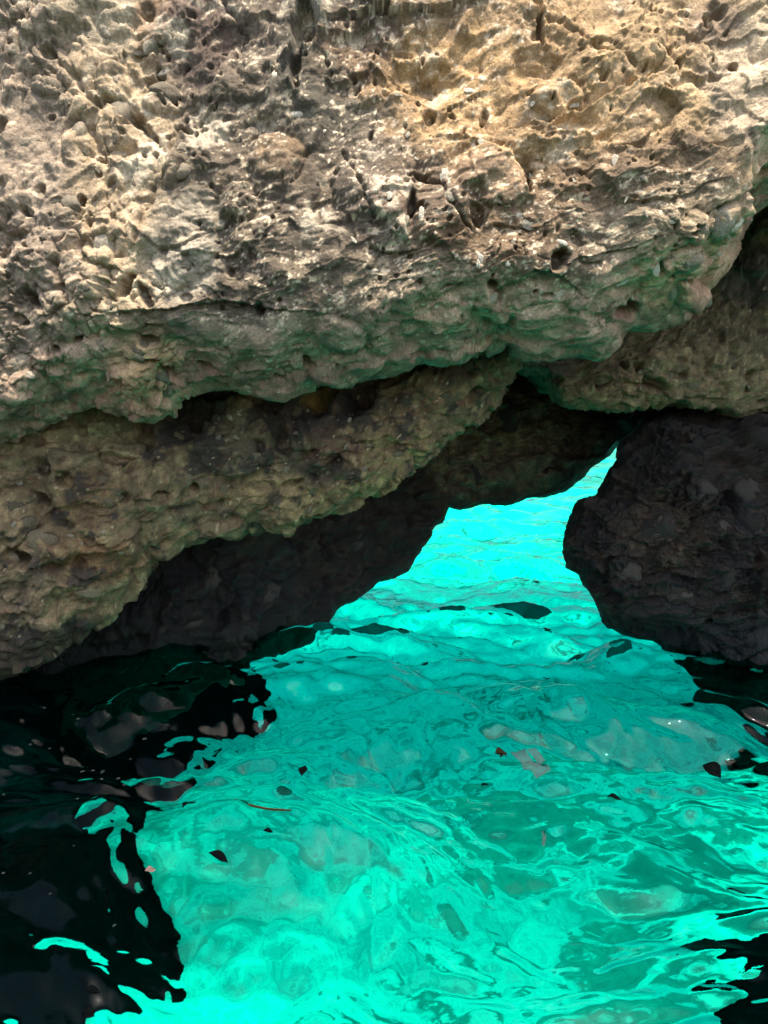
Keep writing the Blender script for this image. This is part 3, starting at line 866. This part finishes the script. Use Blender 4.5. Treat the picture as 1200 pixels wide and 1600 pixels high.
for (x_, y_, r_, a_) in [(68, 130, 22, 1.2), (118, 215, 22, .8), (178, 120, 24, 1.0), (170, 190, 34, .85), (140, 60, 20, 1.0), (235, 65, 20, .8), (250, 140, 22, 1.2), (108, 318, 16, 1.0), (60, 320, 22, 1.1),
                         (160, 385, 24, 1.0), (40, 220, 18, 1.3), (262, 605, 20, .8), (1092, 352, 24, 1.0), (1140, 345, 22, .8), (1163, 318, 15, .8),
                         (1072, 410, 26, 1.3), (1050, 455, 18, 1.0), (205, 545, 22, 1.1), (30, 575, 30, 1.3), (90, 610, 26, 1.2), (64, 640, 22, 1.3), (28, 640, 18, 1.0), (1110, 470, 14, 1.0)]:
    set_stone(A, x_, y_, r_, rot=random.uniform(-30, 30), aspect=a_, sink=0.6)
for _ in range(46):                                           # the crumbly conglomerate at the left
    x_, y_ = random.uniform(-20, 290), random.uniform(-20, 620)
    set_stone(A, x_, y_, random.choice([7, 8, 9, 11, 13, 16]), aspect=random.uniform(.8, 1.25), sink=random.uniform(.5, .75))
for _ in range(90):                                            # shell and coral chips in the middle and right
    x_, y_ = random.gauss(760, 260), random.gauss(330, 130)
    if 330 < x_ < 1190 and -10 < y_ < 500:
        set_stone(A, x_, y_, random.choice([3, 4, 5, 6, 8, 10]), flat=0.3, aspect=random.uniform(.6, 1.9), sink=0.15, name='shell_fragment', protos=SHELLS)

for (x_, y_, r_, a_) in [(365, 690, 44, 1.0), (20, 800, 26, 1.0), (338, 765, 15, 1.0), (190, 662, 24, .9), (60, 850, 34, 1.3), (150, 770, 40, 1.2), (235, 750, 24, 1.4), (600, 705, 34, 1.3), (95, 720, 26, 1.4), (40, 960, 30, 1.2), (700, 620, 30, 1.3), (440, 785, 22, 1.4), (130, 925, 30, 1.4)]:
    set_stone(Bm, x_, y_, r_, rot=random.uniform(-25, 25), aspect=a_, sink=0.62, protos=OLIVE)
for _ in range(60):
    x_ = random.uniform(-10, 760)
    y_ = random.uniform(float(curve(LIP_A, np.array([x_]))[0]) + 25, float(curve(LIP_B, np.array([x_]))[0]) - 14)
    if random.random() < 0.5:
        set_stone(Bm, x_, y_, random.choice([7, 9, 11, 14]), aspect=random.uniform(.8, 1.3), sink=0.6, protos=OLIVE)
    else:
        set_stone(Bm, x_, y_, random.choice([3, 4, 5, 6]), flat=0.35, aspect=random.uniform(.8, 1.8), sink=0.15, name='shell_fragment', protos=PROTO)
for _ in range(26):
    x_ = random.uniform(840, 1195)
    y_ = random.uniform(float(curve(LIP_A, np.array([x_]))[0]) + 25, float(curve(LIP_C, np.array([x_]))[0]) - 10)
    if random.random() < 0.6:
        set_stone(Cm, x_, y_, random.choice([8, 10, 14, 18]), aspect=random.uniform(.8, 1.4), sink=0.62, protos=OLIVE)
    else:
        set_stone(Cm, x_, y_, random.choice([3, 4, 5]), flat=0.35, aspect=random.uniform(.8, 1.8), sink=0.15, name='shell_fragment', protos=PROTO)
SURF['boulder'] = (E_V, nE) + tuple(project(E_V))
for (x_, y_, r_) in [(1010, 690, 24), (1075, 672, 26), (1040, 830, 34), (1140, 700, 28), (1135, 830, 18), (930, 850, 20), (985, 905, 22), (1060, 930, 26), (1150, 900, 26), (960, 775, 20), (1100, 770, 24), (1180, 770, 26), (1000, 960, 16)]:
    set_stone(E, x_, y_, r_, aspect=random.uniform(.8, 1.3), sink=0.6, protos=BLACKISH)
for (x_, y_, r_) in [(690, 720, 26), (740, 740, 24), (800, 650, 26), (840, 700, 22), (780, 700, 20), (560, 850, 26), (480, 880, 28), (330, 900, 26), (420, 930, 24), (300, 980, 22), (640, 790, 22), (880, 690, 18), (860, 735, 14)]:
    set_stone(D, x_, y_, r_, aspect=random.uniform(.8, 1.3), sink=0.6, protos=BLACKISH)

# ------------------------------------------------------------------ things adrift on the water
def surf_z(x, y):
    return float(waves(np.array([x, x]), np.array([y, y]))[0])


def simple_mat(name, rgb, rough=0.6, alpha=1.0, vein=None):
    m, t, out = node_mat(name)
    b = N(t, 'ShaderNodeBsdfPrincipled', i_Roughness=rough)
    n = N(t, 'ShaderNodeTexNoise', i_Scale=60.0, i_Detail=4.0)
    tc = N(t, 'ShaderNodeTexCoord')
    t.links.new(tc.outputs['Object'], n.inputs['Vector'])
    r = ramp(t, [(0.3, tuple(c * 0.6 for c in rgb)), (0.7, tuple(min(c * 1.4, 1) for c in rgb))])
    t.links.new(n.outputs[0], r.inputs[0])
    t.links.new(r.outputs[0], b.inputs['Base Color'])
    b.inputs['Alpha'].default_value = alpha
    b.inputs['Specular IOR Level'].default_value = 0.0
    t.links.new(b.outputs[0], out.inputs[0])
    return m


M_LEAF = simple_mat('dark_leaf', (.0012, .0016, .0016), 0.55)
M_BROWN = simple_mat('brown_leaf', (.008, .006, .003), 0.6)
M_PINK = simple_mat('pale_leaf', (.08, .055, .045), 0.6)
M_BLADE = simple_mat('seagrass', (.009, .013, .004), 0.5)
M_RIB = simple_mat('blade_rib', (.035, .015, .006), 0.5)
M_FILM = simple_mat('plastic_film', (.03, .045, .045), 0.5, alpha=0.45)
M_SPECK = simple_mat('speck', (.016, .02, .019), 1.0)


def blade_mesh(name, length, width, bend, cup, mat, parent=None, n=18, taper=1.0, z0=0.0, thick=0.0012):
    """a leaf shape with a folded midline and real thickness"""
    V, Fc = [], []
    for k in range(n + 1):
        s_ = k / n
        x = (s_ - 0.5) * length
        hw_ = width * 0.5 * (math.sin(math.pi * min(max(s_, 0.02), 0.98)) ** taper)
        yc = bend * math.sin(math.pi * s_)
        zc = z0 + 0.15 * width * math.sin(5 * s_)
        for side, dz in ((-1, cup), (0, 0), (1, cup)):
            V.append((x, yc + side * hw_, zc + dz * width * abs(side)))
        for side, dz in ((1, cup), (0, 0), (-1, cup)):
            V.append((x, yc + side * hw_, zc + dz * width * abs(side) - thick))
    m = 6
    for k in range(n):
        for j in range(m):
            a, b = k * m + j, k * m + (j + 1) % m
            Fc.append((a, a + m, b + m, b))
    return link_mesh(name, V, Fc, mat, parent=parent)


def adrift(o, px, py, rotz, label, cat, group=None, dz=0.014):
    p = on_water(px, py)
    o.location = (p.x, p.y, surf_z(p.x, p.y) + dz)
    e_ = 0.03
    nn_ = Vector((surf_z(p.x - e_, p.y) - surf_z(p.x + e_, p.y), surf_z(p.x, p.y - e_) - surf_z(p.x, p.y + e_), 2 * e_)).normalized()
    o.rotation_mode = 'QUATERNION'                              # lies along the slope of the wave that carries it
    o.rotation_quaternion = Vector((0, 0, 1)).rotation_difference(nn_) @ Matrix.Rotation(R(rotz), 3, 'Z').to_quaternion()
    o['label'] = label
    o['category'] = cat
    if group:
        o['group'] = group
    return p


LEAVES = [(297, 1296, 24, 11, 55, 'small black pointed leaf afloat beside the thick end of the seagrass blade'),
          (342, 1372, 34, 10, -18, 'longer black leaf lying under the dark swirl near the seagrass blade'),
          (420, 1341, 15, 6, 5, 'tiny black oval leaf just below the seagrass blade'),
          (340, 1140, 15, 7, -10, 'little black leaf on bright water below the cave wall'),
          (474, 1188, 10, 22, 80, 'thin upright black leaf on bright water at mid channel'),
          (960, 1247, 20, 9, -15, 'black leaf on the dark wave crest below the plastic scrap'),
          (1150, 1402, 30, 7, 3, 'flat black leaf on bright water just above the drowned boulder'),
          (145, 1571, 26, 7, 0, 'flat black leaf floating just above the ragged leaf cut by the frame'),
          (138, 1592, 24, 12, -20, 'ragged black leaf cut by the bottom edge of the frame'),
          (1113, 1185, 22, 30, -60, 'largest black leaf, adrift below the dark boulder'),
          (758, 1210, 12, 5, 20, 'small dark leaf between the brown weed clump and the bright ripples'),
          (854, 1062, 7, 22, 70, 'slim dark leaf on the bright patch of the channel')]
for (x_, y_, w_, h_, rz, lab) in LEAVES:
    p = on_water(x_, y_)
    s_ = p.y / F
    o = blade_mesh('leaf', max(w_, h_) * s_ * 1.1, min(w_, h_) * s_ * 1.5, 0.1 * w_ * s_, 0.12, M_LEAF)
    adrift(o, x_, y_, rz, lab, 'leaf', 'dark leaves adrift on the water')

p = on_water(411, 1307)
s_ = p.y / F
bl = blade_mesh('seagrass_blade', 116 * s_, 5.5 * s_, -9 * s_, 0.1, M_BLADE, n=30, taper=0.35)
adrift(bl, 411, 1307, -26, 'long thin brown green seagrass blade floating on the bright water', 'seagrass')
rb = blade_mesh('midrib', 112 * s_, 1.7 * s_, -9 * s_, 0.0, M_RIB, parent=bl, n=20, taper=0.4, z0=0.003)
rb.location = (0, 0, 0.0015)

# the torn film: a crumpled sheet and a loose flap
def film(name, px_poly, mat, parent=None, seed=0):
    pts = [on_water(*q) for q in px_poly]
    c = sum(pts, Vector()) / len(pts)
    V, Fc = [(0, 0, 0.012)], []
    for ring, k in ((0.5, 1), (1.0, 2)):
        for i, q in enumerate(pts):
            V.append(((q.x - c.x) * ring, (q.y - c.y) * ring, 0.010 * math.sin(i * 2.3 + seed + ring * 2)))
    n = len(pts)
    tri = [(0, 1 + i, 1 + (i + 1) % n) for i in range(n)]
    tri += [(1 + i, 1 + n + i, 1 + n + (i + 1) % n) for i in range(n)] + [(1 + i, 1 + n + (i + 1) % n, 1 + (i + 1) % n) for i in range(n)]
    o = link_mesh(name, V, tri, mat, parent=parent, smooth=False)
    so_ = o.modifiers.new('thickness', 'SOLIDIFY')
    so_.thickness = 0.0008
    return o, c


sc_, c0 = film('plastic_scrap', [(797, 1176), (806, 1172), (820, 1170), (830, 1186), (838, 1196), (856, 1196), (861, 1202), (838, 1214), (830, 1205), (818, 1200), (814, 1190), (806, 1186)], M_FILM)
sc_.location = (c0.x, c0.y, surf_z(c0.x, c0.y) + 0.006)
sc_['label'] = 'crumpled translucent grey plastic scrap floating in mid channel'
sc_['category'] = 'plastic scrap'
fp, c1 = film('flap', [(822, 1170), (838, 1170), (852, 1192), (842, 1194), (832, 1184)], M_FILM, parent=sc_, seed=2)
fp.location = c1 - c0 + Vector((0, 0, 0.008))
sv, c2 = film('plastic_sliver', [(846, 1286), (852, 1284), (854, 1298), (851, 1308), (847, 1306), (848, 1296)], M_FILM, seed=1)
sv.location = (c2.x, c2.y, surf_z(c2.x, c2.y) + 0.006)
sv['label'] = 'narrow pale plastic sliver below the crumpled scrap'
sv['category'] = 'plastic scrap'

p = on_water(783, 1172)
wd = blade_mesh('weed_clump', 20 * p.y / F, 16 * p.y / F, 0.01, 0.2, M_BROWN, taper=0.6)
for k in range(4):
    fr_ = blade_mesh('frond', 14 * p.y / F, 5 * p.y / F, 0.004, 0.1, M_BROWN, parent=wd, n=8)
    fr_.rotation_euler = (0, 0.25, k * 1.4)
    fr_.location = (0.006 * math.cos(k * 1.4), 0.006 * math.sin(k * 1.4), 0.004)
adrift(wd, 783, 1172, 10, 'small brown weed clump touching the crumpled plastic scrap', 'seaweed')
pk = blade_mesh('leaf', 18 * on_water(236, 1390).y / F, 12 * on_water(236, 1390).y / F, 0.002, 0.15, M_PINK)
adrift(pk, 236, 1390, 30, 'pale pink leaf afloat at the edge of the dark water', 'leaf')

# flecks of foam and scum over the shadowed water: one mass
V, Fc = [], []
for _ in range(45):
    x_, y_ = random.uniform(5, 300), random.triangular(1040, 1590, 1150)
    p = on_water(x_, y_)
    r_ = random.uniform(0.7, 1.8) * p.y / F * random.choice([.6, 1, 1.3])
    z_ = surf_z(p.x, p.y) + 0.003
    b0 = len(V)
    a0 = random.uniform(0, 3.1)
    for i in range(6):
        a_ = i * math.pi / 3
        u_, v_ = 2.0 * r_ * math.cos(a_) * random.uniform(.7, 1.2), r_ * math.sin(a_) * random.uniform(.7, 1.2)
        V.append((p.x + u_ * math.cos(a0 * .2) - v_ * math.sin(a0 * .2), p.y + (u_ * math.sin(a0 * .2) + v_ * math.cos(a0 * .2)) * 1.6, z_))
    V.append((p.x, p.y, z_ + r_ * 0.4))
    for i in range(6):
        Fc.append((b0 + i, b0 + (i + 1) % 6, b0 + 6))
sp_ = link_mesh('foam_flecks', V, Fc, M_SPECK)
sp_['kind'] = 'stuff'
sp_['label'] = 'pale flecks of foam scattered over the dark water at left'
